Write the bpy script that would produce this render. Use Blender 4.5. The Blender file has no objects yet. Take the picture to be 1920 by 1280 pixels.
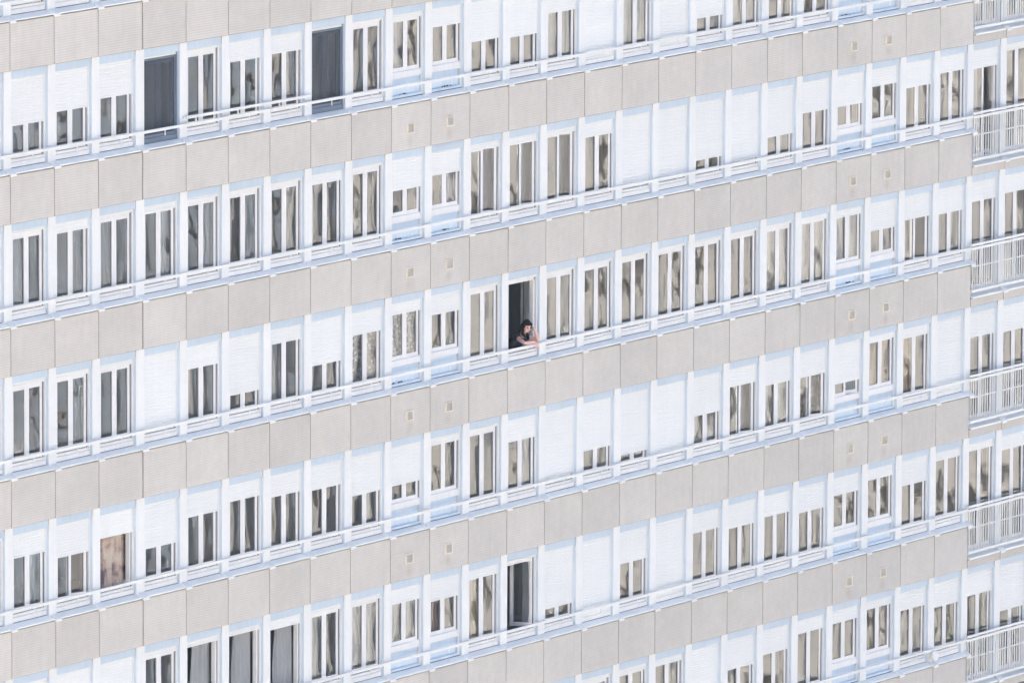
import bpy, bmesh, math, random
from mathutils import Vector, Matrix

random.seed(7)
scene = bpy.context.scene
COL = scene.collection

# ------------------------------------------------------------------ camera
YAW, PITCH, ROLL = 0.97688995, 0.15212219, 0.00472825
CAM = Vector((-135.69952104, -102.42461105, 21.20368045))
fw = Vector((math.sin(YAW)*math.cos(PITCH), math.cos(YAW)*math.cos(PITCH), -math.sin(PITCH)))
ri = Vector((math.cos(YAW), -math.sin(YAW), 0))
up = ri.cross(fw)
Rv = ri*math.cos(ROLL) + up*math.sin(ROLL)
Uv = up*math.cos(ROLL) - ri*math.sin(ROLL)
cam = bpy.data.cameras.new('camera'); cam_o = bpy.data.objects.new('camera', cam); COL.objects.link(cam_o)
m = Matrix((Rv, Uv, -fw)).transposed().to_4x4(); m.translation = CAM
cam_o.matrix_world = m
cam.sensor_width = 36; cam.sensor_fit = 'HORIZONTAL'
cam.lens = 18000.0/1920*36
cam.clip_start = 1; cam.clip_end = 3000
scene.camera = cam_o

# ------------------------------------------------------------------ light
SUN_EL, SUN_AZ = math.radians(48), math.atan2(-0.55, 0.80)      # azimuth from +Y towards +X: the sun stands behind the block
w = bpy.data.worlds.new("World"); scene.world = w; w.use_nodes = True
w.cycles.sampling_method = 'NONE'          # an even sky lights a shaded wall with least noise when only the surfaces sample it
nt = w.node_tree; bg = nt.nodes['Background']
sky = nt.nodes.new('ShaderNodeTexSky'); sky.sky_type = 'NISHITA'; sky.sun_disc = False
sky.sun_elevation = SUN_EL; sky.sun_rotation = SUN_AZ
sky.air_density = 0.6; sky.dust_density = 7.0; sky.ozone_density = 1.6
nt.links.new(sky.outputs[0], bg.inputs[0]); bg.inputs[1].default_value = 0.15
sun = bpy.data.lights.new('sun', 'SUN'); sun.energy = 3.0; sun.angle = math.radians(0.5); sun.color = (1, .97, .93)
sun_o = bpy.data.objects.new('sun', sun); COL.objects.link(sun_o)
sd = Vector((math.sin(SUN_AZ)*math.cos(SUN_EL), math.cos(SUN_AZ)*math.cos(SUN_EL), math.sin(SUN_EL)))
sun_o.rotation_euler = sd.to_track_quat('Z', 'Y').to_euler(); sun_o.location = sd*100
vs = scene.view_settings
vs.view_transform = 'Standard'; vs.look = 'None'; vs.exposure = 1.85; vs.gamma = 1
cy = scene.cycles
cy.max_bounces = 8; cy.transparent_max_bounces = 12; cy.diffuse_bounces = 3; cy.glossy_bounces = 3
cy.use_denoising = True; cy.use_adaptive_sampling = False; cy.caustics_reflective = False; cy.caustics_refractive = False

# ------------------------------------------------------------------ materials
def mat(name, rgb, rough=.6, spec=.3, noise=None, rnd=0, bump=None, streak=0):
    """principled paint or stone: noise=(scale, amount) mottling, rnd = per object variation, streak = vertical dirt runs"""
    M = bpy.data.materials.new(name); M.use_nodes = True
    N, L = M.node_tree.nodes, M.node_tree.links
    b = N['Principled BSDF']; b.inputs['Roughness'].default_value = rough
    b.inputs['Specular IOR Level'].default_value = spec
    b.inputs['Base Color'].default_value = (*rgb, 1)
    tc = N.new('ShaderNodeTexCoord'); oi = N.new('ShaderNodeObjectInfo')
    add = N.new('ShaderNodeVectorMath'); add.operation = 'ADD'
    sc = N.new('ShaderNodeMath'); sc.operation = 'MULTIPLY'; sc.inputs[1].default_value = 37.
    L.new(oi.outputs['Random'], sc.inputs[0])
    L.new(tc.outputs['Object'], add.inputs[0]); L.new(sc.outputs[0], add.inputs[1])
    val = None
    def mul(a, sock):
        if a is None: return sock
        q = N.new('ShaderNodeMath'); q.operation = 'MULTIPLY'; L.new(a, q.inputs[0]); L.new(sock, q.inputs[1]); return q.outputs[0]
    def mr(sock, lo, hi, a=0., c=1.):
        q = N.new('ShaderNodeMapRange'); q.inputs[1].default_value = a; q.inputs[2].default_value = c
        q.inputs[3].default_value = lo; q.inputs[4].default_value = hi; L.new(sock, q.inputs[0]); return q.outputs[0]
    if noise:
        for k, (s, amt) in enumerate(noise):
            n = N.new('ShaderNodeTexNoise'); n.inputs['Scale'].default_value = s; n.inputs['Detail'].default_value = 4
            L.new(add.outputs[0], n.inputs['Vector']); val = mul(val, mr(n.outputs[0], 1-amt, 1+amt, .25, .75))
    if streak:
        mp = N.new('ShaderNodeMapping'); mp.inputs['Scale'].default_value = (9, 9, .7)
        L.new(add.outputs[0], mp.inputs[0])
        n = N.new('ShaderNodeTexNoise'); n.inputs['Scale'].default_value = 1.3; n.inputs['Detail'].default_value = 3
        L.new(mp.outputs[0], n.inputs['Vector']); val = mul(val, mr(n.outputs[0], 1-streak, 1., .3, .6))
    if rnd: val = mul(val, mr(oi.outputs['Random'], 1-rnd, 1+rnd))
    if val is not None:
        mx = N.new('ShaderNodeVectorMath'); mx.operation = 'SCALE'; mx.inputs[0].default_value = rgb
        L.new(val, mx.inputs['Scale']); L.new(mx.outputs[0], b.inputs['Base Color'])
    if bump:
        bump(N, L, tc, add, b)
    return M

def ribs(N, L, tc, add, b):
    wv = N.new('ShaderNodeTexWave'); wv.bands_direction = 'Z'; wv.wave_type = 'BANDS'
    wv.inputs['Scale'].default_value = 2*math.pi/20/0.046; wv.inputs['Distortion'].default_value = .35; wv.inputs['Detail Scale'].default_value = 3
    L.new(tc.outputs['Object'], wv.inputs['Vector'])
    n = N.new('ShaderNodeTexNoise'); n.inputs['Scale'].default_value = 90; L.new(add.outputs[0], n.inputs['Vector'])
    a = N.new('ShaderNodeMath'); a.operation = 'MULTIPLY_ADD'; a.inputs[1].default_value = .5
    L.new(n.outputs[0], a.inputs[0]); L.new(wv.outputs[1], a.inputs[2])
    src = b.inputs['Base Color'].links[0].from_socket
    gr = N.new('ShaderNodeMapRange'); gr.inputs[3].default_value = .95; gr.inputs[4].default_value = 1.05; L.new(wv.outputs[1], gr.inputs[0])
    sc2 = N.new('ShaderNodeVectorMath'); sc2.operation = 'SCALE'; L.new(src, sc2.inputs[0]); L.new(gr.outputs[0], sc2.inputs['Scale']); L.new(sc2.outputs[0], b.inputs['Base Color'])
    bp = N.new('ShaderNodeBump'); bp.inputs['Strength'].default_value = .4; bp.inputs['Distance'].default_value = .004
    L.new(a.outputs[0], bp.inputs['Height']); L.new(bp.outputs[0], b.inputs['Normal'])

def ribs_with_drips(N, L, tc, add, b):
    """ribbed panel with the brown runs that seep out under its vent"""
    ribs(N, L, tc, add, b)
    src = b.inputs['Base Color'].links[0].from_socket
    sp = N.new('ShaderNodeSeparateXYZ'); L.new(tc.outputs['Object'], sp.inputs[0])
    def op(kind, a, c):
        q = N.new('ShaderNodeMath'); q.operation = kind
        for k, v in enumerate((a, c)):
            if isinstance(v, (int, float)): q.inputs[k].default_value = v
            else: L.new(v, q.inputs[k])
        q.use_clamp = kind == 'SUBTRACT' ; return q.outputs[0]
    dx = op('ABSOLUTE', op('ADD', sp.outputs[0], -.615), 0)
    side = op('SUBTRACT', 1., op('MULTIPLY', dx, 7.))
    below = op('SUBTRACT', 1., op('MULTIPLY', op('ABSOLUTE', op('ADD', sp.outputs[2], -.17), 0), 6.2))
    mp = N.new('ShaderNodeMapping'); mp.inputs['Scale'].default_value = (28, 1, 1.2); L.new(add.outputs[0], mp.inputs[0])
    n = N.new('ShaderNodeTexNoise'); n.inputs['Scale'].default_value = 1.; n.inputs['Detail'].default_value = 3; L.new(mp.outputs[0], n.inputs['Vector'])
    f = op('MULTIPLY', op('MULTIPLY', side, below), n.outputs[0])
    mx = N.new('ShaderNodeMix'); mx.data_type = 'RGBA'; L.new(op('MULTIPLY', f, .5), mx.inputs[0]); L.new(src, mx.inputs[6]); mx.inputs[7].default_value = (.33, .27, .21, 1)
    L.new(mx.outputs[2], b.inputs['Base Color'])

def glass_mat(name, tint=(.96, .98, .98), ior=2.15, tilt=.003):
    M = bpy.data.materials.new(name); M.use_nodes = True
    N, L = M.node_tree.nodes, M.node_tree.links
    N.remove(N['Principled BSDF']); out = N['Material Output']
    tr = N.new('ShaderNodeBsdfTransparent'); tr.inputs[0].default_value = (*tint, 1)
    gl = N.new('ShaderNodeBsdfGlossy'); gl.inputs['Roughness'].default_value = .01; gl.inputs[0].default_value = (.95, .97, .97, 1)
    fr = N.new('ShaderNodeFresnel'); fr.inputs[0].default_value = ior
    mx = N.new('ShaderNodeMixShader'); L.new(fr.outputs[0], mx.inputs[0]); L.new(tr.outputs[0], mx.inputs[1]); L.new(gl.outputs[0], mx.inputs[2])
    L.new(mx.outputs[0], out.inputs[0])
    tc = N.new('ShaderNodeTexCoord'); oi = N.new('ShaderNodeObjectInfo')
    sc = N.new('ShaderNodeMath'); sc.operation = 'MULTIPLY'; sc.inputs[1].default_value = 91.; L.new(oi.outputs['Random'], sc.inputs[0])
    mp = N.new('ShaderNodeMapping'); mp.inputs['Scale'].default_value = (1.6, 1, .8); L.new(tc.outputs['Object'], mp.inputs[0])
    ad = N.new('ShaderNodeVectorMath'); ad.operation = 'ADD'; L.new(mp.outputs[0], ad.inputs[0]); L.new(sc.outputs[0], ad.inputs[1])
    n = N.new('ShaderNodeTexNoise'); n.inputs['Scale'].default_value = 1.9; n.inputs['Detail'].default_value = 1.2
    L.new(ad.outputs[0], n.inputs['Vector'])
    bp = N.new('ShaderNodeBump'); bp.inputs['Strength'].default_value = 1; bp.inputs['Distance'].default_value = tilt
    L.new(n.outputs[0], bp.inputs['Height']); L.new(bp.outputs[0], gl.inputs['Normal'])
    return M

def sheer_mat(name, rgb, alpha, pattern=0):
    M = mat(name, rgb, .9, .1, noise=[(3, .08)])
    if alpha < 1 or pattern:
        N, L = M.node_tree.nodes, M.node_tree.links
        b = N['Principled BSDF']; tr = N.new('ShaderNodeBsdfTransparent'); mx = N.new('ShaderNodeMixShader')
        mx.inputs[0].default_value = alpha
        L.new(tr.outputs[0], mx.inputs[1]); L.new(b.outputs[0], mx.inputs[2]); L.new(mx.outputs[0], N['Material Output'].inputs[0])
        if pattern:
            tc = N.new('ShaderNodeTexCoord'); v = N.new('ShaderNodeTexVoronoi'); v.inputs['Scale'].default_value = pattern
            L.new(tc.outputs['Object'], v.inputs['Vector'])
            q = N.new('ShaderNodeMapRange'); q.inputs[1].default_value = .2; q.inputs[2].default_value = .55
            q.inputs[3].default_value = 1; q.inputs[4].default_value = alpha*.7; L.new(v.outputs['Distance'], q.inputs[0]); L.new(q.outputs[0], mx.inputs[0])
    return M

WHITE = mat('white_paint', (.80, .816, .785), .45, .3, noise=[(2.5, .02), (14, .02)], rnd=.015, streak=.03)
PVC = mat('white_plastic', (.80, .80, .77), .35, .4, noise=[(5, .02)], rnd=.02, streak=.05)
SHUT = mat('shutter_plastic', (.81, .826, .790), .4, .35, noise=[(2, .015)], rnd=.025, streak=.02)
BLUE = mat('pale_blue_enamel', (.545, .65, .73), .4, .35, noise=[(2, .03)], rnd=.02, streak=.05)
PANEL = mat('blue_infill_enamel', (.62, .735, .815), .35, .4, noise=[(2, .03)], rnd=.03, streak=.06)
SILL = mat('sill_sheet', (.86, .885, .84), .4, .4, noise=[(3, .05), (20, .03)], rnd=.02)
CONC = mat('ribbed_concrete', (.62, .592, .532), .9, .15, noise=[(.9, .055), (6, .035), (60, .015)], rnd=.045, streak=.03, bump=ribs)
CONCV = mat('ribbed_concrete_stained', (.62, .592, .532), .9, .15, noise=[(.9, .055), (6, .035), (60, .015)], rnd=.045, streak=.03, bump=ribs_with_drips)
JAMB = mat('pale_jamb_enamel', (.63, .72, .79), .4, .35, noise=[(2, .02)], rnd=.015)
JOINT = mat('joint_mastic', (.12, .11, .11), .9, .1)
GASK_SHADE = mat('gasket_and_gap_shade', (.10, .10, .12), .7, .2)  # gasket colour, also used to paint shade into open gaps
BEAD = mat('grey_bead', (.40, .40, .42), .6, .2)
VENTM = mat('cream_vent', (.79, .73, .60), .6, .2, noise=[(8, .05)])
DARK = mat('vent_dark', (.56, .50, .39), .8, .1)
DIRT = mat('dirt_crumbs', (.05, .05, .055), .9, .1)
ROOM = mat('room_plaster', (.64, .70, .76), .8, .1, noise=[(.5, .2)], rnd=.0)
ROOMFLOOR = mat('room_floor', (.16, .13, .11), .6, .2)
GLASS = glass_mat('window_glass')
SCREENFRAME = mat('dark_blue_frame', (.16, .205, .26), .5, .3)
SCREEN = sheer_mat('dark_blue_netting', (.105, .12, .14), .40)
GREYSTEEL = mat('lead_grey', (.35, .36, .38), .5, .4)

# ------------------------------------------------------------------ mesh helper
class MB:
    def __init__(s): s.v = []; s.f = []; s.m = []
    def box(s, x0, x1, y0, y1, z0, z1, mi=0):
        i = len(s.v)
        s.v += [(x0,y0,z0),(x1,y0,z0),(x1,y1,z0),(x0,y1,z0),(x0,y0,z1),(x1,y0,z1),(x1,y1,z1),(x0,y1,z1)]
        s.f += [(i,i+3,i+2,i+1),(i+4,i+5,i+6,i+7),(i,i+1,i+5,i+4),(i+1,i+2,i+6,i+5),(i+2,i+3,i+7,i+6),(i+3,i,i+4,i+7)]
        s.m += [mi]*6; return s
    def prism(s, prof, x0, x1, mi=0):
        """profile of (y,z) points, counter-clockwise seen from +x, swept along x"""
        i = len(s.v); n = len(prof)
        s.v += [(x0, y, z) for y, z in prof] + [(x1, y, z) for y, z in prof]
        for k in range(n):
            l = (k+1) % n; s.f.append((i+k, i+l, i+n+l, i+n+k)); s.m.append(mi)
        s.f.append(tuple(i+k for k in range(n))[::-1]); s.f.append(tuple(i+n+k for k in range(n))); s.m += [mi, mi]; return s
    def ring(s, x0, x1, z0, z1, y0, y1, l, r, b, t, mi=0):
        s.box(x0, x0+l, y0, y1, z0, z1, mi); s.box(x1-r, x1, y0, y1, z0, z1, mi)
        s.box(x0+l, x1-r, y0, y1, z0, z0+b, mi); s.box(x0+l, x1-r, y0, y1, z1-t, z1, mi); return s
    def quad(s, a, b, c, d, mi=0):
        i = len(s.v); s.v += [a, b, c, d]; s.f.append((i, i+1, i+2, i+3)); s.m.append(mi); return s
    def build(s, name, mats, parent=None, loc=(0,0,0), smooth=False, recalc=True):
        me = bpy.data.meshes.new(name); me.from_pydata(s.v, [], s.f)
        for q in (mats if isinstance(mats, (list, tuple)) else [mats]): me.materials.append(q)
        for p, k in zip(me.polygons, s.m): p.material_index = k; p.use_smooth = smooth
        if recalc: bm = bmesh.new(); bm.from_mesh(me); bmesh.ops.recalc_face_normals(bm, faces=bm.faces); bm.to_mesh(me); bm.free()
        return link(name, me, parent, loc)

POS = {}
def link(name, me, parent=None, loc=(0,0,0)):
    o = bpy.data.objects.new(name, me); COL.objects.link(o)
    loc = Vector(loc); POS[o.name] = loc
    if parent is not None:
        o.parent = parent; o.location = loc - POS[parent.name]
    else: o.location = loc
    return o
def tag(o, label, cat, group=None, kind=None):
    if label: o['label'] = label
    if cat: o['category'] = cat
    if group: o['group'] = group
    if kind: o['kind'] = kind
    return o

# ------------------------------------------------------------------ the facade grid (metres)
P, H = 1.3195, 2.75
DX = [-0.031,-0.034,-0.03,0.002,0.026,0.027,0.027,0.02,0.02,0.019,0.015,0.004,0.006,-0.009,-0.004,0.001,-0.011,-0.002,-0.007,0.0,-0.013,-0.008,-0.009,-0.011,0.001,0.0]
def X(i): return i*P + (DX[i] if 0 <= i < 26 else DX[0] if i < 0 else 0.)
def ZB(r): return -(r+1)*H               # foot of the cladding band under window row r
def HALF(i): return .128 if i == 3 else .112
GROUND = -42.0
WING = 25
KITCHEN = (9, 10, 21, 22)

building = bpy.data.objects.new('apartment_building', None); COL.objects.link(building)
building.location = (16, 6, GROUND); POS[building.name] = Vector((16, 6, GROUND))
tag(building, 'beige and white panel apartment block with rows of roller shutter windows', 'building')

# core that carries everything: solid outside the modelled rows, rooms inside them
core = MB()
core.box(-8, 45, .28, 14, GROUND, ZB(6)+.3); core.box(-8, 45, .28, 14, H*1.32, H*5)
core.box(-8, 45, 5.4, 14, ZB(6)+.3, H*1.32)
core.box(-8, -3.2, .28, 5.4, ZB(6)+.3, H*1.32); core.box(39, 45, .28, 5.4, ZB(6)+.3, H*1.32)
core.build('wall', mat('plain_concrete', (.45, .42, .40), .9, .1, noise=[(1, .06)]), building)
rf = MB(); rf.box(-8.3, 45.3, .0, 14.3, H*5+.003, H*5+.5); rf.build('roof', GREYSTEEL, building)

OPEN = {(2,12):(86,112), (4,12):(70,68), (3,2):(88,97), (4,4):(88,96), (4,5):(88,98), (4,6):(88,96), (1,25):(0,66), (1,15):(80,84), (1,16):(80,84), (2,3):(0,84)}
def room_shell(r):
    z = ZB(r); b = MB()
    b.box(-3.19, 38.99, .262, 5.38, z-.06, z+.14, 0)                       # slab: ceiling of the storey below
    b.box(-3.19, 38.99, .262, 5.38, z+.141, z+.20, 1)                     # flooring
    rnd = random.Random(r*13+5); i = -2
    b.box(-3.19, 38.99, 4.9, 5.38, z+.201, z+H-.061, 0)
    while i < 28:
        x = X(i)
        if (r, i-1) not in OPEN: b.box(x-.06, x+.06, .50, 4.9, z+.201, z+H-.061, 0)
        i += rnd.choice((2, 2, 3))
    o = b.build('room_shell', [ROOM, ROOMFLOOR], building); return o

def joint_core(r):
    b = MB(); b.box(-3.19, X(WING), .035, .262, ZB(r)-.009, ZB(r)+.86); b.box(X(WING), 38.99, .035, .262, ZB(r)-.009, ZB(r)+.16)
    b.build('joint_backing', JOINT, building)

def panel(r, c):
    z, x0, x1 = ZB(r), X(c), X(c+1); g0 = .020 if c == 3 else .0115; g1 = .020 if c == 2 else .0115
    top = .166 if c >= WING else .868
    b = MB(); b.prism([(.0, .006), (.006, 0.), (.26, 0.), (.26, top), (.006, top), (0., top-.006)], g0, x1-x0-g1)
    vent = c in KITCHEN
    name = 'short_cladding_panel' if c >= WING else 'vented_cladding_panel' if vent else 'cladding_panel'
    o = b.build(name, CONCV if vent else CONC, building, (x0, 0, z))
    if vent:
        v = MB(); cx, cz, hw, hh = .615, .405, .118, .098
        v.ring(cx-hw, cx+hw, cz-hh, cz+hh, -.03, .002, .022, .022, .02, .02, 0)
        v.box(cx-hw+.02, cx+hw-.02, -.006, .003, cz-hh+.02, cz+hh-.02, 1)
        for k in range(6):
            zz = cz-hh+.026+k*.025
            v.prism([(-.026, zz), (-.008, zz+.012), (-.008, zz+.016), (-.026, zz+.006)], cx-hw+.022, cx+hw-.022, 0)
        v.build('vent', [VENTM, DARK], o, (x0, 0, z))
    return o

def shutter_mesh(x0, x1, zs, ztop=2.60):
    b = MB(); yb, yf = .139, .121
    prof = [(yb, zs), (yf-.004, zs), (yf-.004, zs+.028), (yf+.007, zs+.03)]
    z = zs+.033
    while z < ztop-.01:
        prof += [(yf+.007, z), (yf+.002, z+.005), (yf, z+.018), (yf+.001, z+.036), (yf+.007, z+.046)]
        z += .051
    prof += [(yb, z-.005)]
    b.prism(prof[::-1], x0, x1, 0); return b

SHUTTER = {
 0: {0:1.73,1:1.85,2:1.95,5:2.21,6:2.23,8:2.54,9:2.48,10:2.22,11:1.81,12:1.77,13:2.11,14:1.045,16:1.045,17:1.50,21:2.3,22:2.3},
 1: {0:2.52,1:2.39,2:2.54,3:2.46,4:2.52,7:2.39,9:1.98,10:2.13,11:2.46,12:2.43,13:2.48,14:2.30,15:1.205,16:1.205,17:1.42,18:1.25,19:1.60,20:1.95,21:1.94,22:2.22,23:2.06,24:2.23,25:2.19,26:2.49},
 2: {0:2.51,1:2.49,2:2.49,3:1.20,4:2.16,5:1.50,6:2.29,7:1.72,8:2.13,9:2.36,10:2.20,17:2.49,20:2.47,21:2.42,22:2.00,23:2.08,24:2.05,25:2.16,26:2.20},
 3: {0:2.15,1:1.97,2:2.14,3:1.75,4:2.15,5:2.26,6:2.16,7:2.11,8:1.82,9:1.83,10:2.43,12:2.15,13:1.25,14:1.62,15:1.36,16:1.20,17:1.79,18:2.21,19:2.07,20:2.06,21:1.76,22:2.46,23:2.37,24:1.045,25:2.06,26:2.02},
 4: {-1:1.7,0:1.6,1:1.4,2:1.3,3:2.47,4:2.47,5:2.48,6:2.40,7:2.48,8:2.49,9:2.29,10:2.16,11:2.39,13:1.43,14:1.045,15:1.94,16:1.045,17:2.18,18:2.09,19:2.14,20:2.04,21:2.21,22:2.35,23:2.05,24:2.39,25:2.42,26:2.27},
 5: {14:2.5,15:2.46,16:2.44,17:1.045,18:1.96,19:2.07,20:2.30,21:2.31,22:2.41,23:2.19,24:2.06,25:2.11,26:1.60},
}
AJAR = {(1,11):18, (1,12):14, (1,13):14, (2,23):18, (2,2):0, (3,1):16, (3,18):16, (3,20):17, (3,21):11}
NETTED = {(0,3), (0,7)}
CRUMBS = {(0,9), (0,10), (1,9), (1,10), (1,21), (2,9), (0,21), (2,21)}
PARTLABEL = {}

PR = random.Random(99)
def bow_pane(g, xa, xb, za, zb):
    """sealed double glazing is sucked in by a few millimetres and never quite flat"""
    d = PR.uniform(.0007, .0026); tw = PR.uniform(-.0008, .0008); px_, pz_ = PR.uniform(0, 6), PR.uniform(0, 6)
    full = max(.3, zb-za); nx, nz = 10, 22; i0 = len(g.v)
    for k in range(nz+1):
        for i in range(nx+1):
            u, v = i/nx*2-1, k/nz*2-1
            y = d*(1-u*u)*(1-abs(v)**3) + tw*u*v + .00035*math.sin(u*2.2+px_+v*2.9+.9*math.sin(v*3+pz_))
            g.v.append((xa+(xb-xa)*i/nx, .010+y, za+(zb-za)*k/nz))
    for k in range(nz):
        for i in range(nx):
            p = i0+k*(nx+1)+i; g.f.append((p, p+1, p+nx+2, p+nx+1)); g.m.append(0)

def window(r, c):
    x0, z = X(c), ZB(r); wd = X(c+1)-x0
    base = (x0, 0, z)
    xl, xr = HALF(c), wd-HALF(c+1)
    kitchen, wing = c in KITCHEN, c >= WING
    zs = SHUTTER.get(r, {}).get(c, 2.535)
    netted = (r, c) in NETTED
    closed = zs < 1.1 and not wing
    name = ('balcony_door' if wing else 'panelled_window' if kitchen else 'shuttered_window' if closed else
            'screened_window' if netted else 'open_window' if (r, c) in OPEN else 'ajar_window' if AJAR.get((r, c)) else 'window')
    zb = .29 if wing else .99
    FR = SCREENFRAME if netted else PVC
    fx0, fx1 = xl+.052, xr-.052
    zf = 1.36 if kitchen else zb              # foot of the frame proper
    ztop = 2.515
    # --- fixed frame, guide rails, base profile
    b = MB()
    b.box(xl+.008, fx0-.006, .116, .25, zb, 2.586, 1); b.box(fx1+.006, xr-.008, .116, .25, zb, 2.586, 1)    # shutter guides
    if kitchen:
        b.ring(fx0+.025, fx1-.025, zf, ztop, .150, .23, .028, .028, .10, .042, 0)
        b.prism([(.122, zf), (.23, zf), (.23, zf+.134), (.14, zf+.134), (.122, zf+.118)], fx0+.001, fx1-.001, 0)
    else:
        b.ring(fx0+.025, fx1-.025, zf, ztop, .150, .23, .028, .028, .05, .042, 0)
        b.prism([(.103, zb), (.149, zb), (.149, zb+(.05 if wing else .09)), (.114, zb+(.05 if wing else .09)), (.103, zb+(.04 if wing else .078))], fx0-.03, fx1+.03, 0)
        if not wing: b.prism([(.124, zb+.092), (.149, zb+.092), (.149, zb+.142), (.132, zb+.142), (.124, zb+.134)], fx0-.004, fx1+.004, 0)
        if not wing:
            b.box(fx0, fx1, .152, .23, zb+.05, zb+.165, 0)
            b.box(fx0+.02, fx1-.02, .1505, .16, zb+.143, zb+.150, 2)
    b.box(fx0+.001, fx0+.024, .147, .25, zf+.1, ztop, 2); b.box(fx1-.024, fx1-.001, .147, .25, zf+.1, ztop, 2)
    b.box(fx0, fx1, .151, .25, ztop+.001, 2.70, 0)
    b.box(xr-.0125, xr-.0005, .092, .26, 2.589, 2.735, 2); b.box(fx0-.03, fx1+.03, .1045, .2, zb-.012, zb-.0005, 2)  # dark strips painting the gap shade, beside the lintel and under the frame
    o = b.build(name, [FR, PVC if not netted else SCREENFRAME, GASK_SHADE], building, base)
    if (r, c) in PARTLABEL: o['label'] = PARTLABEL[(r, c)]
    # --- blue casing: lintel with two jambs
    b = MB()
    b.box(xl+.002, xr-.013, .076, .26, 2.588, 2.736); b.box(xr-.007, xr-.001, .066, .26, zb, 2.587, 1); b.box(xl+.001, xl+.007, .066, .26, zb, 2.587, 1)
    b.build('lintel', [BLUE, JAMB], o, base)
    # --- sill
    zn = .205 if wing else .915
    b = MB()
    if wing:
        b.prism([(-.045, zn-.03), (-.038, zn-.03), (.02, zn-.018), (.22, .17), (.22, zb-.013), (.103, zb-.013), (.07, zn+.045), (-.045, zn)], .03, wd-.03)
    else:
        b.prism([(-.034, zn-.022), (-.028, zn-.022), (-.005, zn-.006), (.22, .875), (.22, zb-.013), (.103, zb-.013), (-.034, zn)], .07, wd-.07)
    b.build('sill', SILL, o, base)
    # --- the post between this window and the next, with its foot
    hw = HALF(c+1); b = MB(); zp = .27 if wing else .955
    b.box(wd-hw, wd+hw, .06, .262, zp, 2.738)
    b.prism([(-.078, zn-.052), (-.068, zn-.052), (-.060, zn-.020), (.26, zn-.04), (.26, zp+.035), (.058, zp+.035), (-.06, zn+.006), (-.078, zn-.004)], wd-.088, wd+.088)
    b.build('pilaster', WHITE, o, base)
    # --- sashes and panes
    zs0 = zf+.125 if kitchen else zb+.055 if wing else zb+.167
    mid = (fx0+fx1)/2; sw = mid-fx0-.053
    angs = OPEN.get((r, c), (0, AJAR.get((r, c), 0)))
    lab = None
    if netted:
        b = MB(); b.ring(fx0+.002, fx1-.002, zb+.10, ztop, .128, .137, .022, .022, .022, .022, 0)
        b.box(fx0+.02, fx1-.02, .131, .133, zb+.12, ztop-.02, 1); b.build('insect_screen', [SCREENFRAME, SCREEN], o, base)
    if not closed:
        for side in (0, 1):
            hx = fx0+.053 if side == 0 else fx1-.053
            s = 1 if side == 0 else -1
            def q(a): return s*a
            b = MB()
            xa, xb = sorted((q(.001), q(sw-.0015)))
            inner = .068; outer = .045
            l, rr = (outer, inner) if side == 0 else (inner, outer)
            b.ring(xa, xb, zs0, ztop-.040, 0, .034, l, rr, .076, .044, 0)
            # glazing bead, one step back
            b.ring(xa+l, xb-rr, zs0+.076, ztop-.084, .006, .030, .006, .006, .006, .006, 1)
            if side == 1: b.box(xa+.024, xa+.044, .034, .068, zs0+.62, zs0+.70, 0); b.box(xa+.028, xa+.04, .068, .10, zs0+.64, zs0+.655, 0); b.box(xa+.028, xa+.04, .09, .10, zs0+.55, zs0+.655, 0)
            so = b.build('sash', [FR, BEAD], o, (x0+hx, .146, z))
            g = MB(); xa2, xb2 = xa+l, xb-rr
            bow_pane(g, xa2, xb2, zs0+.076, ztop-.084)
            go = g.build('pane', GLASS, o, (x0+hx, .146, z), smooth=True, recalc=False)
            a = angs[side]
            for t_ in (so, go):
                t_.rotation_euler = (0, 0, math.radians(a) * (1 if side == 0 else -1))
            if not a: go.rotation_euler = (random.uniform(-.010, .006), 0, random.uniform(-.012, .012))
    # --- roller shutter
    sh = shutter_mesh(fx0-.012, fx1+.012, zs if not wing else zs)
    so = sh.build('roller_shutter', SHUT, o, base)
    # --- blue infill of the panelled windows
    if kitchen:
        b = MB(); b.box(fx0, fx1, .165, .24, 1.0, 1.359); b.prism([(.11, .99), (.165, .99), (.165, 1.045), (.15, 1.045), (.11, 1.03)], fx0+.002, fx1-.002)
        if (r, c) in CRUMBS:
            rn = random.Random(r*40+c)
            cx = fx0+rn.uniform(.3, .7)
            for k in range(7):
                xx = cx+rn.gauss(0, .09); s_ = rn.uniform(.006, .017)
                b.prism([(.135, 1.040), (.135+s_*2, 1.042), (.135+s_, 1.042+s_*1.3)], max(fx0+.03, xx-s_), min(fx1-.03, xx+s_*1.6), 1)
        b.build('infill_panel', [PANEL, DIRT], o, base)
    return o

# what shows in the photograph (with a margin)
F18 = 18000.0
def px(x, y, z):
    d = Vector((x, y, z))-CAM; k = d.dot(fw); return 960+F18*d.dot(Rv)/k, 640-F18*d.dot(Uv)/k
def shows(r, c, z0, z1, mx=25):
    for a in (0, P):
        for zz in (z0, z1):
            u, v = px(X(c)+a, 0, ZB(r)+zz)
            if -mx < u < 1920+mx and -mx < v < 1280+mx: return True
    return False

PARTLABEL.update({(0,3): 'window dark behind a blue insect screen, left of the doubled handrail', (0,7): 'window dark behind a blue insect screen, right of the doubled handrail',
    (2,12): 'wide open window the woman leans out of', (4,12): 'open window two storeys below the woman', (3,2): 'open window with peach curtain under half lowered shutter'})

ROWS = range(-1, 6)
for r in ROWS:
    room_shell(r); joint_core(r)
    for c in range(-1, 28):
        if shows(r, c, .9, 2.75): window(r, c)
        if shows(r, c, 0., .9): panel(r, c)
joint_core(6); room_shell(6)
for c in range(14, 27):
    if shows(6, c, .2, .9): panel(6, c)
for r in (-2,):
    joint_core(r)

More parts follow.
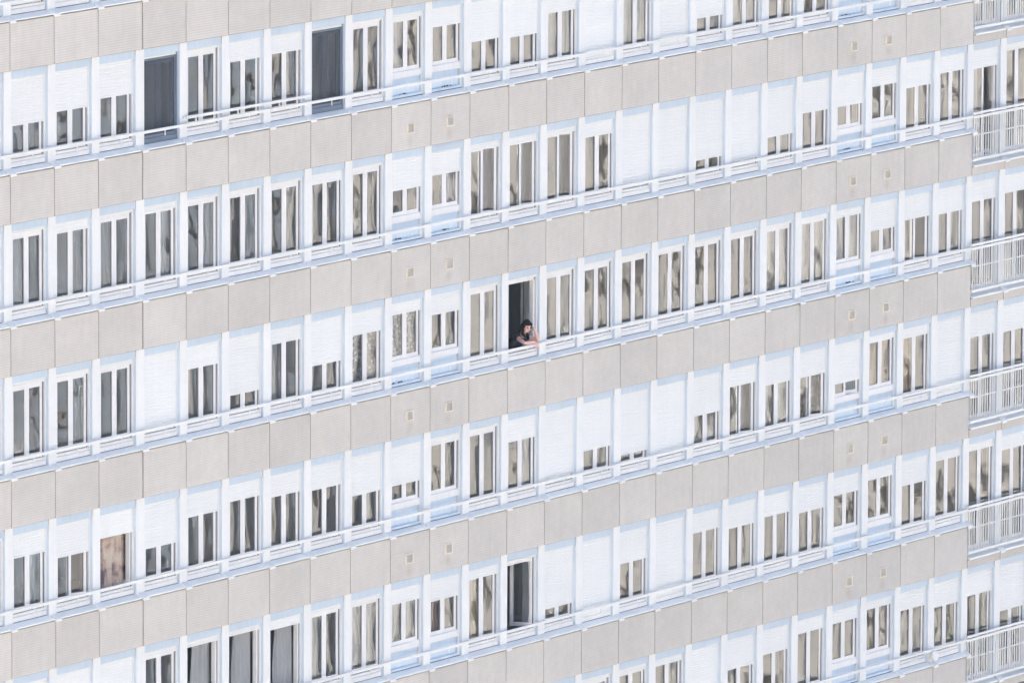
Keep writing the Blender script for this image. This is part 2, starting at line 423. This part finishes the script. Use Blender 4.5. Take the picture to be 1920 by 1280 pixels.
# handrails: one per storey
def handrail(r):
    z = ZB(r); cs = [c for c in range(-1, 27) if shows(r, c, .9, 1.5, 60)]
    if not cs: return
    c0, c1 = cs[0], cs[-1]
    b = MB()
    for c in range(c0, min(c1, WING-1)+1):
        if c < WING:
            dz = random.uniform(-.002, .002)
            b.box(X(c)+.003, X(c+1)-.003, -.018, .016, z+1.202+dz, z+1.252+dz)
            mid = (X(c)+X(c+1))/2+.03; b.box(mid-.009, mid+.009, .002, .014, z+1.10, z+1.2)
        b.box(X(c)-.03, X(c)+.03, .017, .059, z+1.206, z+1.246)
        b.box(X(c)-.012, X(c)-.003, -.0195, .0175, z+1.200, z+1.2545)
    if r == 0:
        for c in (4, 5, 6):
            b.box(X(c)+.003, X(c+1)-.003, -.018, .016, z+1.335, z+1.382); q = X(c)+.30; b.box(q-.012, q+.012, -.012, .010, z+1.253, z+1.334)
        for c in (4, 5, 6, 7): b.box(X(c)-.03, X(c)+.03, .017, .059, z+1.34, z+1.376)
    o = b.build('handrail', WHITE, building)
    if r == 0: o['label'] = 'handrail doubled by a second bar over three windows'

def balcony_railing(r):
    z = ZB(r); xa, xb = X(WING)+.0, X(28)
    if not shows(r, 25, .3, 1.3, 30): return
    b = MB()
    b.box(xa-.02, xb, -.040, .0, z+1.272, z+1.318); b.box(xa+.0, xb, -.030, .004, z+1.19, z+1.243)
    b.box(xa+.01, xb, -.032, .006, z+.300, z+.352)
    b.box(xa+.02, xb, -.0055, .003, z+.82, z+.846)
    x = xa+.05
    while x < xb: b.box(x-.011, x+.011, -.018, -.006, z+.353, z+1.189); x += .094
    for i in (25, 26, 27, 28):
        b.box(X(i)-.03, X(i)+.03, .005, .059, z+1.196, z+1.238); b.box(X(i)-.03, X(i)+.03, .007, .059, z+.305, z+.345)
    b.build('balcony_railing', WHITE, building)

for r in ROWS: handrail(r); balcony_railing(r)

# ------------------------------------------------------------------ curtains and things behind the panes
ORD = {1:'first', 2:'second', 3:'third', 4:'fourth', 5:'fifth', 6:'sixth', 7:'seventh', 8:'eighth', 9:'ninth', 10:'tenth'}
ROWN = {0:'the top row', 1:"row above the woman", 2:"the woman's row", 3:'row below the woman', 4:'two rows below the woman'}
def where(r, c):
    if c < 9: s = f'{ORD[9-c]} left of the first blue-panelled pair'
    elif c in (9, 21): s = f'left window of the {"first" if c == 9 else "second"} blue-panelled pair'
    elif c in (10, 22): s = f'right window of the {"first" if c == 10 else "second"} blue-panelled pair'
    elif c < 16: s = f'{ORD[c-10]} right of the first blue-panelled pair'
    elif c < 21: s = f'{ORD[21-c]} left of the second blue-panelled pair'
    else: s = f'{ORD[c-22]} right of the second blue-panelled pair'
    return s + ', ' + ROWN[r]
CM = {'slate': sheer_mat('slate_curtain_cloth', (.36, .375, .375), 1), 'grey': sheer_mat('grey_curtain_cloth', (.66, .70, .73), 1), 'sheer': sheer_mat('white_sheer_cloth', (.92, .93, .93), .95),
      'lace': sheer_mat('white_lace_cloth', (.88, .88, .86), .65, 14), 'lilac': sheer_mat('lilac_cloth', (.62, .62, .84), 1),
      'amber': sheer_mat('amber_cloth', (.86, .62, .36), 1), 'ochre': sheer_mat('ochre_cloth', (.74, .62, .40), 1), 'peach': sheer_mat('peach_floral_cloth', (.74, .56, .44), 1),
      'teal': sheer_mat('grey_green_cloth', (.66, .74, .75), 1), 'rust': sheer_mat('rust_cloth', (.60, .34, .24), 1), 'embroidered': sheer_mat('embroidered_sheer_cloth', (.76, .78, .82), .45, 5)}
def floral(M):
    N, L = M.node_tree.nodes, M.node_tree.links; b = N['Principled BSDF']
    tc = N.new('ShaderNodeTexCoord'); n = N.new('ShaderNodeTexNoise'); n.inputs['Scale'].default_value = 3.2; n.inputs['Detail'].default_value = 5; L.new(tc.outputs['Object'], n.inputs[0])
    cr = N.new('ShaderNodeValToRGB'); e = cr.color_ramp.elements
    e[0].position = .36; e[0].color = (.15, .13, .15, 1); e[1].position = .62; e[1].color = (.62, .55, .45, 1)
    k = cr.color_ramp.elements.new(.45); k.color = (.40, .29, .25, 1); k = cr.color_ramp.elements.new(.52); k.color = (.56, .46, .38, 1)
    L.new(n.outputs[0], cr.inputs[0]); L.new(cr.outputs[0], b.inputs['Base Color'])
floral(CM['peach'])

def curtain(r, c, kind, a, bb, desc, z0=1.0, z1=2.53, y=.32, gather=0., pleat=.11, amp=.02):
    """a pleated sheet hanging inside window (r, c) from fraction a to bb of its width; gather pulls the foot sideways"""
    x0 = X(c)+.10+(y-.165)*1.5; W = 1.12; nx, nz = 48, 8
    rn = random.Random(r*31+c); ph = rn.uniform(0, 6); b = MB()
    for layer in (0, 1):
        for k in range(nz+1):
            t = k/nz
            for i in range(nx+1):
                s = a+(bb-a)*i/nx
                xx = s*W + gather*(1-t)**1.5*(1-i/nx)
                yy = amp*math.sin(xx/pleat*6.283+ph)*(1-.3*t) + .008*math.sin(xx*31+ph*2)
                b.v.append((xx, yy+layer*.004, z0+(z1-z0)*t))
    n1 = (nx+1)*(nz+1)
    for k in range(nz):
        for i in range(nx):
            p = k*(nx+1)+i
            b.f.append((p, p+1, p+nx+2, p+nx+1)); b.f.append((n1+p, n1+p+nx+1, n1+p+nx+2, n1+p+1)); b.m += [0, 0]
    me_o = b.build('curtain', CM[kind], None, (x0, y, ZB(r)), smooth=True)
    tag(me_o, f'{desc} {"curtain"} in {where(r, c)}', 'curtain', 'curtains behind the window panes')

for args in [
    (0, 13, 'grey', .05, 1., 'grey striped'), (0, 15, 'teal', .05, .95, 'added grey-green'), (0, 18, 'grey', 0, .9, 'pale grey'), (0, 9, 'grey', .05, .5, 'thin grey'),
    (1, 0, 'grey', 0, .42, 'grey'), (1, 1, 'slate', .5, 1.0, 'dull grey'), (1, 2, 'slate', 0, .95, 'dull grey'), (1, 5, 'grey', .5, 1.05, 'dull grey'), (1, 6, 'slate', .5, 1.05, 'dull grey'), (2, 1, 'slate', .5, 1.05, 'dull grey'), (2, 4, 'slate', 0, .5, 'dull grey'), (3, 0, 'teal', .45, 1.0, 'added grey-green'), (3, 6, 'slate', .5, 1.05, 'dull grey'), (3, 8, 'slate', .4, 1.05, 'dull grey'), (0, 6, 'slate', .5, 1.05, 'dull grey'), (1, 3, 'sheer', .5, 1., 'pale sheer'), (1, 4, 'sheer', .52, 1., 'pale sheer'), (1, 10, 'lilac', .35, 1., 'lilac'), (1, 11, 'lilac', .42, .95, 'violet'),
    (1, 12, 'teal', .4, 1, 'grey'), (1, 13, 'teal', .35, 1, 'grey'),
    (2, 12, 'sheer', .62, 1.0, 'added grey-green'), (4, 12, 'sheer', .60, .98, 'grey'), (2, 6, 'teal', .02, .3, 'narrow grey'), (2, 8, 'lace', 0, 1.05, 'white lace'), (2, 9, 'lace', 0, 1.05, 'white lace'), (2, 19, 'sheer', .05, 1.05, 'white sheer'), (2, 20, 'sheer', 0, 1.05, 'white sheer'), (2, 21, 'sheer', 0, 1.0, 'white sheer'),  # sheer at the woman's window is added to make her leaf's glass pale
    (3, 12, 'sheer', .55, .9, 'white sheer'), (3, 17, 'sheer', 0, .95, 'pale sheer'), (3, 18, 'grey', .2, 1.0, 'light grey pleated'), (3, 19, 'teal', .0, 1.0, 'grey-green pleated'), (3, 20, 'embroidered', .2, 1.05, 'embroidered sheer'),
    (3, 22, 'amber', 0, 1.0, 'amber'), (3, 23, 'amber', .1, .55, 'amber'), (3, 2, 'peach', .14, .80, 'peach floral'),
    (4, 4, 'slate', 0.240, 0.80, 'grey drawn-back'), (4, 5, 'slate', 0.255, 0.79, 'grey drawn-back'), (4, 6, 'slate', 0.270, 0.78, 'grey drawn-back'), (4, 7, 'grey', 0, .55, 'grey'), (4, 8, 'sheer', 0, 1.05, 'pale sheer'),
    (4, 9, 'sheer', 0, 1.05, 'white sheer'), (4, 10, 'rust', .1, .5, 'rust'), (4, 11, 'ochre', .12, .5, 'ochre')]:
    gather = -.10 if args[:2] in ((4, 4), (4, 5), (4, 6)) else 0.
    y = .62 if args[:2] in OPEN else .262 if not AJAR.get(args[:2]) else .40
    if args[:2] == (3, 2): y = .30
    if args[:2] in ((2, 12), (4, 12)): y = .72
    if args[:2] in ((4,4),(4,5),(4,6)): y = .30
    curtain(*args, gather=gather, y=y, pleat=.15 if gather else .11, amp=.03 if gather else .02, z1=2.62 if gather else 2.53)

# round white fixture on the handrail
def round_fixture():
    cx, cz = X(24)-.135, ZB(5)+1.105; n = 28
    b = MB(); rings = [(.0, .085), (-.012, .098), (-.045, .10), (-.062, .088), (-.070, .05)]
    for y, rad in rings:
        for k in range(n):
            a = 2*math.pi*k/n; b.v.append((rad*math.cos(a), y, rad*1.18*math.sin(a)))
    for q in range(len(rings)-1):
        for k in range(n): l = (k+1) % n; b.f.append((q*n+k, q*n+l, (q+1)*n+l, (q+1)*n+k)); b.m.append(0)
    b.f.append(tuple(range(n))); b.f.append(tuple(range((len(rings)-1)*n, len(rings)*n))); b.m += [0, 0]
    o = b.build('round_fixture', WHITE, None, (cx+.12, -.022, cz))
    tag(o, 'small white drum-shaped fixture clamped on the lowest handrail near the balconies', 'fixture')
    k = MB(); k.box(-.03, .03, -.002, .06, .085, .10); k.build('clamp', WHITE, o, (cx+.12, -.022, cz))
round_fixture()

# ------------------------------------------------------------------ the woman at the open window
def evaluated(ob):
    dg = bpy.context.evaluated_depsgraph_get(); return bpy.data.meshes.new_from_object(ob.evaluated_get(dg))
def skin_mesh(chains, root=0, sub=2):
    """chains: list of joints [(pos, radius)], joined by shared positions; grown with a Skin modifier"""
    v, rad, e, idx = [], [], [], {}
    for ch in chains:
        prev = None
        for p, rr in ch:
            k = tuple(round(q, 4) for q in p)
            if k not in idx: idx[k] = len(v); v.append(p); rad.append(rr)
            if prev is not None: e.append((prev, idx[k]))
            prev = idx[k]
    me = bpy.data.meshes.new('tmp'); me.from_pydata(v, e, []); o = bpy.data.objects.new('tmp', me); COL.objects.link(o)
    sk = o.modifiers.new('s', 'SKIN'); sk.use_smooth_shade = True
    for k, q in enumerate(me.skin_vertices[0].data):
        r_ = rad[k]; q.radius = r_ if isinstance(r_, tuple) else (r_, r_); q.use_root = (k == root)
    sb = o.modifiers.new('b', 'SUBSURF'); sb.levels = sub; sb.render_levels = sub
    out = evaluated(o); bpy.data.objects.remove(o); return out
def ellipsoid(bm, c, r, rot=None, seg=20):
    M = Matrix.Translation(c) @ (rot.to_4x4() if rot else Matrix.Identity(4)) @ Matrix.Diagonal((*r, 1))
    bmesh.ops.create_uvsphere(bm, u_segments=seg, v_segments=seg//2+2, radius=1, matrix=M)
def fuse(name, meshes, extra, material, parent, loc, voxel=.007, smooth=4):
    bm = bmesh.new()
    for me in meshes: bm.from_mesh(me)
    for args in extra: ellipsoid(bm, *args)
    me = bpy.data.meshes.new('tmp'); bm.to_mesh(me); bm.free()
    o = bpy.data.objects.new('tmp', me); COL.objects.link(o)
    rm = o.modifiers.new('r', 'REMESH'); rm.mode = 'VOXEL'; rm.voxel_size = voxel; rm.use_smooth_shade = True
    sm = o.modifiers.new('m', 'SMOOTH'); sm.factor = .5; sm.iterations = smooth
    out = evaluated(o); bpy.data.objects.remove(o)
    out.materials.clear(); out.materials.append(material)
    for p in out.polygons: p.material_index = 0; p.use_smooth = True
    return link(name, out, parent, loc)

SKINM = mat('skin', (.78, .49, .42), .5, .35, noise=[(20, .06)])
HAIRM = mat('dark_brown_hair', (.014, .011, .014), .55, .2, noise=[(30, .3)])
NAVY = mat('navy_cotton', (.018, .028, .058), .85, .1, noise=[(6, .15)])
LIPM = mat('lips', (.45, .18, .17), .5, .3); EYEM = mat('dark_lashes', (.05, .03, .03), .6, .2); JEAN = mat('dark_denim', (.03, .04, .07), .9, .1)

def woman():
    L0 = Vector((X(12), 0, ZB(2)))
    V = lambda x, y, z: (x, y, z)
    pelvis, waist, chest, nb = V(.86,.64,1.06), V(.84,.46,1.19), V(.82,.27,1.34), V(.775,.165,1.435)
    hd = Vector((.675, .005, 1.625))
    rs, re, rw = V(.69,.25,1.38), V(.615,.012,1.298), V(.885,-.022,1.292)
    ls, le, lw = V(.94,.20,1.38), V(1.065,-.002,1.300), V(.885,-.040,1.515)
    fx = [ [(pelvis,.13),(waist,.115),(chest,.12),(nb,.055),((.72,.085,1.53),.048),(tuple(hd+Vector((.015,.02,-.03))),.06)],
           [(chest,.12),(rs,.055),(tuple((Vector(rs)+Vector(re))/2),.043),(re,.037),(tuple((Vector(re)*.6+Vector(rw)*.4)),.041),(rw,.029)],
           [(chest,.12),(ls,.055),(tuple((Vector(ls)+Vector(le))/2),.043),(le,.037),(tuple((Vector(le)*.6+Vector(lw)*.4)),.041),(lw,.029)],
           [(pelvis,.13),((.79,.66,.95),.085),((.80,.60,.62),.058),((.80,.66,.27),.035),((.80,.56,.225),.03)],
           [(pelvis,.13),((.95,.66,.95),.085),((.95,.60,.62),.058),((.95,.68,.27),.035),((.95,.58,.225),.03)] ]
    body = skin_mesh(fx)
    def hand(wr, dirv, side, curl, thumb):
        """palm and five fingers as skinned chains; side = across the knuckles, curl = bend direction"""
        W = Vector(wr); d = Vector(dirv).normalized(); s = Vector(side).normalized(); cu = Vector(curl).normalized()
        out = []
        palm = W+d*.075
        out.append(skin_mesh([[(tuple(W-d*.02),.024),(tuple(W+d*.03),(.030)),(tuple(palm),.028)]], sub=1))
        for k, ln in enumerate((.068, .078, .073, .056)):
            off = s*(-.030+.020*k)
            a0 = W+d*.055+off*.8; a1 = W+d*.092+off; a2 = a1+(d*.8+cu*.5).normalized()*ln*.5; a3 = a2+(d*.45+cu*.9).normalized()*ln*.5
            out.append(skin_mesh([[(tuple(a0),.010),(tuple(a1),.0095),(tuple(a2),.0085),(tuple(a3),.007)]], sub=1))
        t = Vector(thumb).normalized()
        out.append(skin_mesh([[(tuple(W+d*.02-s*.018),.013),(tuple(W+d*.05-s*.035+t*.012),.011),(tuple(W+d*.085-s*.042+t*.03),.008)]], sub=1))
        return out
    rh = hand(rw, (.72,-.22,-.62), (.25,-.9,.35), (-.35,.1,-.9), (-.3,-.3,-.6))
    lh = hand(lw, (-.55,.05,.75), (-.45,-.75,-.3), (-.3,.8,.2), (-.6,.0,-.2))
    # head: skull, jaw, nose, cheeks, ears, looking down and a little to her right
    face = Vector((-.46, -.78, -.42)).normalized(); upv = Vector((0,0,1)); sidev = face.cross(upv).normalized(); hup = sidev.cross(face).normalized()
    rot = Matrix((sidev, -face, hup)).transposed()          # local x = side, y = back of head, z = crown
    hl = lambda x, y, z: hd + rot @ Vector((x, y, z))
    ext = [(hd+rot@Vector((0,.012,.025)), (.074,.092,.085), rot), (hl(0,-.025,-.035), (.058,.062,.072), rot), (hl(0,-.045,-.085), (.030,.032,.026), rot),
           (hl(0,-.096,-.018), (.012,.018,.022), rot), (hl(0,-.088,.005), (.009,.012,.03), rot), (hl(.034,-.066,-.030), (.022,.02,.022), rot), (hl(-.034,-.066,-.030), (.022,.02,.022), rot),
           (hl(0,-.083,-.058), (.022,.010,.009), rot), (hl(0,-.072,.034), (.055,.018,.012), rot), (hl(.075,.01,-.01), (.010,.02,.03), rot), (hl(-.075,.01,-.01), (.010,.02,.03), rot)]
    p = fuse('person', [body]+rh+lh, ext, SKINM, None, L0, .0065, 3)
    tag(p, 'dark-haired woman in a navy top leaning out of the open window, head on hand', 'person')
    # features
    for s in (-1, 1):
        bm = bmesh.new(); ellipsoid(bm, hl(s*.030,-.083,.010), (.015,.006,.0045), rot, 12); me = bpy.data.meshes.new('eye'); bm.to_mesh(me); bm.free(); me.materials.append(EYEM); link('eye', me, p, L0)
        bm = bmesh.new(); ellipsoid(bm, hl(s*.031,-.088,.034), (.019,.006,.004), rot, 12); me = bpy.data.meshes.new('eyebrow'); bm.to_mesh(me); bm.free(); me.materials.append(HAIRM); link('eyebrow', me, p, L0)
    bm = bmesh.new(); ellipsoid(bm, hl(0,-.090,-.058), (.020,.007,.007), rot, 12); me = bpy.data.meshes.new('lips'); bm.to_mesh(me); bm.free(); me.materials.append(LIPM); link('lips', me, p, L0)
    # hair: cap over skull plus long locks that fall in front of the chest and down the back
    locks = []
    def lock(pts, r0, r1):
        n = len(pts); locks.append(skin_mesh([[(tuple(q), r0+(r1-r0)*k/(n-1)) for k, q in enumerate(pts)]], sub=2))
    for s in (-1, 1):
        for k in range(3):
            a = hl(s*(.062+.008*k), -.02+.03*k, .05)
            lock([a, hl(s*(.084+.004*k), -.005+.03*k, -.03), Vector((hd.x+(-.085 if s > 0 else .055)*.9+.03*k*s*-.3, .045+.02*k, 1.50)), Vector((hd.x+(-.02 if s > 0 else .10)+.03*k, .03+.03*k, 1.41)), Vector((hd.x+(.03 if s > 0 else .12)+.02*k, .05+.03*k, 1.345))], .032, .016)
    lock([hl(0,.09,.03), hl(0,.105,-.04), Vector((.77,.20,1.50)), Vector((.80,.27,1.42))], .055, .03)
    fuse('hair', locks, [(hl(0,.026,.040), (.084,.094,.086), rot), (hl(0,.06,-.01), (.082,.07,.09), rot), (hl(.02,-.05,.078), (.06,.04,.025), rot), (hl(-.04,-.04,.072), (.045,.04,.03), rot)], HAIRM, p, L0, .007, 3)
    # clothing
    sh = skin_mesh([[(V(.87,.70,1.02),.155),(pelvis,.15),(waist,.138),(chest,.142),(V(.785,.185,1.415),.075)], [(chest,.150),(rs,.085),(tuple(Vector(rs)*.72+Vector(re)*.28),.060)], [(chest,.150),(ls,.085),(tuple(Vector(ls)*.72+Vector(le)*.28),.060)]])
    fuse('navy_top', [sh], [], NAVY, p, L0, .009, 3)
    tr = skin_mesh([[(pelvis,.14),((.79,.66,.95),.098),((.80,.60,.62),.072),((.80,.66,.30),.055)], [(pelvis,.14),((.95,.66,.95),.098),((.95,.60,.62),.072),((.95,.68,.30),.055)]])
    fuse('trousers', [tr], [], JEAN, p, L0, .012, 2)
woman()

# ------------------------------------------------------------------ the place across the street, seen mirrored in the panes
g = MB(); g.quad((-900,-900,GROUND), (900,-900,GROUND), (900,900,GROUND), (-900,900,GROUND))
tag(g.build('ground', mat('pale_paving', (.34, .32, .29), .9, .1, noise=[(.05, .2), (.4, .1)])), None, None, kind='structure')

U2 = Vector((.555, .832, 0)); N2 = Vector((-.832, .555, 0)); C2 = Vector((88, -46, GROUND))
def across(name, s0, s1, back, depth, top, wall_m, label, pitch, band):
    """an apartment block across the way; local x along its front, y into it, z up from the ground"""
    base = C2 + U2*((s0+s1)/2) - N2*back
    o = bpy.data.objects.new(name, None); COL.objects.link(o); POS[o.name] = base.copy(); o.location = base
    o.rotation_euler = (0, 0, math.atan2(U2.y, U2.x)); tag(o, label, 'building')
    hw = (s1-s0)/2
    def sub(b, nm, ms, par):
        me = b.build(nm, ms, None); me.parent = par; return me
    b = MB(); b.box(-hw, hw, -depth, 0, 0, top); wl = sub(b, 'wall', wall_m, o); 
    b = MB(); b.box(-hw-.4, hw+.4, -depth-.4, .4, top+.002, top+.7); sub(b, 'roof', mat('roof_felt', (.24, .22, .21), .9, .1), o)
    b = MB(); z = 3.
    while z < top-1: b.box(-hw-.05, hw+.05, .003, band, z, z+.14); z += 3.
    sub(b, 'balcony_slab', mat('slab_edge', (.30, .29, .27), .8, .1), o)
    b = MB(); frm = MB(); z = 3.9
    while z < top-2:
        x = -hw+1.6
        while x < hw-1.6:
            b.box(x-.6, x+.6, .003, .04, z, z+1.4); frm.ring(x-.68, x+.68, z-.08, z+1.48, .003, .07, .08, .08, .08, .08); frm.box(x-.03, x+.03, .041, .06, z, z+1.4)
            x += pitch
        z += 3.
    sub(frm, 'window_frame', mat('far_frame_paint', (.72, .72, .71), .5, .3), o)
    sub(b, 'window', mat('far_glass', (.23, .24, .25), .3, .5), o)
    return o
across('apartment_building', -6, 26, 0, 12, 36, mat('beige_render', (.52, .50, .46), .9, .1, noise=[(.3, .08)]), 'beige apartment block across the street, mirrored in the panes', 4.6, .35)
across('apartment_building', -46, -8, 14, 12, 30, mat('grey_render', (.29, .335, .385), .9, .1, noise=[(.3, .1)]), 'grey apartment block across the street, mirrored in the left panes', 3.2, .25)

LEAF = mat('leaf_green', (.13, .15, .11), .7, .2, noise=[(.6, .4)]); BARK = mat('bark', (.12, .09, .07), .9, .1)
def tree(x, y, h, seed):
    rn = random.Random(seed)
    o = bpy.data.objects.new('tree', None); COL.objects.link(o); POS[o.name] = Vector((x, y, GROUND)); o.location = (x, y, GROUND)
    tag(o, 'leafy green tree across the street, mirrored in the panes', 'tree', 'trees mirrored in the panes')
    b = MB(); n = 8; rs = [(0, .38), (h*.3, .28), (h*.7, .14)]
    for z, rad in rs:
        for k in range(n): a = k*2*math.pi/n; b.v.append((rad*math.cos(a), rad*math.sin(a), z))
    for q in range(2):
        for k in range(n): l = (k+1) % n; b.f.append((q*n+k, q*n+l, (q+1)*n+l, (q+1)*n+k)); b.m.append(0)
    b.build('trunk', BARK, o, (x, y, GROUND))
    b = MB()
    cl = [(Vector((rn.gauss(0, h*.13), rn.gauss(0, h*.13), h*rn.uniform(.4, .95))), rn.uniform(.09, .17)*h) for _ in range(16)]
    for _ in range(2600):
        c_, rad = rn.choice(cl); d = Vector((rn.gauss(0,1), rn.gauss(0,1), rn.gauss(0,1))).normalized()
        p_ = c_+d*rad*rn.uniform(.5, 1.05); a = Vector((rn.gauss(0,1), rn.gauss(0,1), rn.gauss(0,1))).normalized()*.3; q_ = a.cross(d).normalized()*.22
        b.quad(p_-a, p_+q_, p_+a, p_-q_)
    b.build('crown', LEAF, o, (x, y, GROUND))
for k, (s, n_, h) in enumerate([(5, 8, 13), (15, 6, 16), (-14, 10, 13)]):
    p_ = C2+U2*s+N2*n_; tree(p_.x, p_.y, h, 100+k)

# ------------------------------------------------------------------ pale summer air between the camera and the block
hz = MB(); hz.box(-950, 950, -950, 950, GROUND-1, 23.5)
HM = bpy.data.materials.new('haze_air'); HM.use_nodes = True
hn, hl_ = HM.node_tree.nodes, HM.node_tree.links
hn.remove(hn['Principled BSDF'])
pv = hn.new('ShaderNodeVolumePrincipled'); pv.inputs['Color'].default_value = (.80, .91, 1, 1); pv.inputs['Density'].default_value = .00008
hl_.new(pv.outputs[0], hn['Material Output'].inputs['Volume'])
tag(hz.build('haze', HM), None, None, kind='stuff')
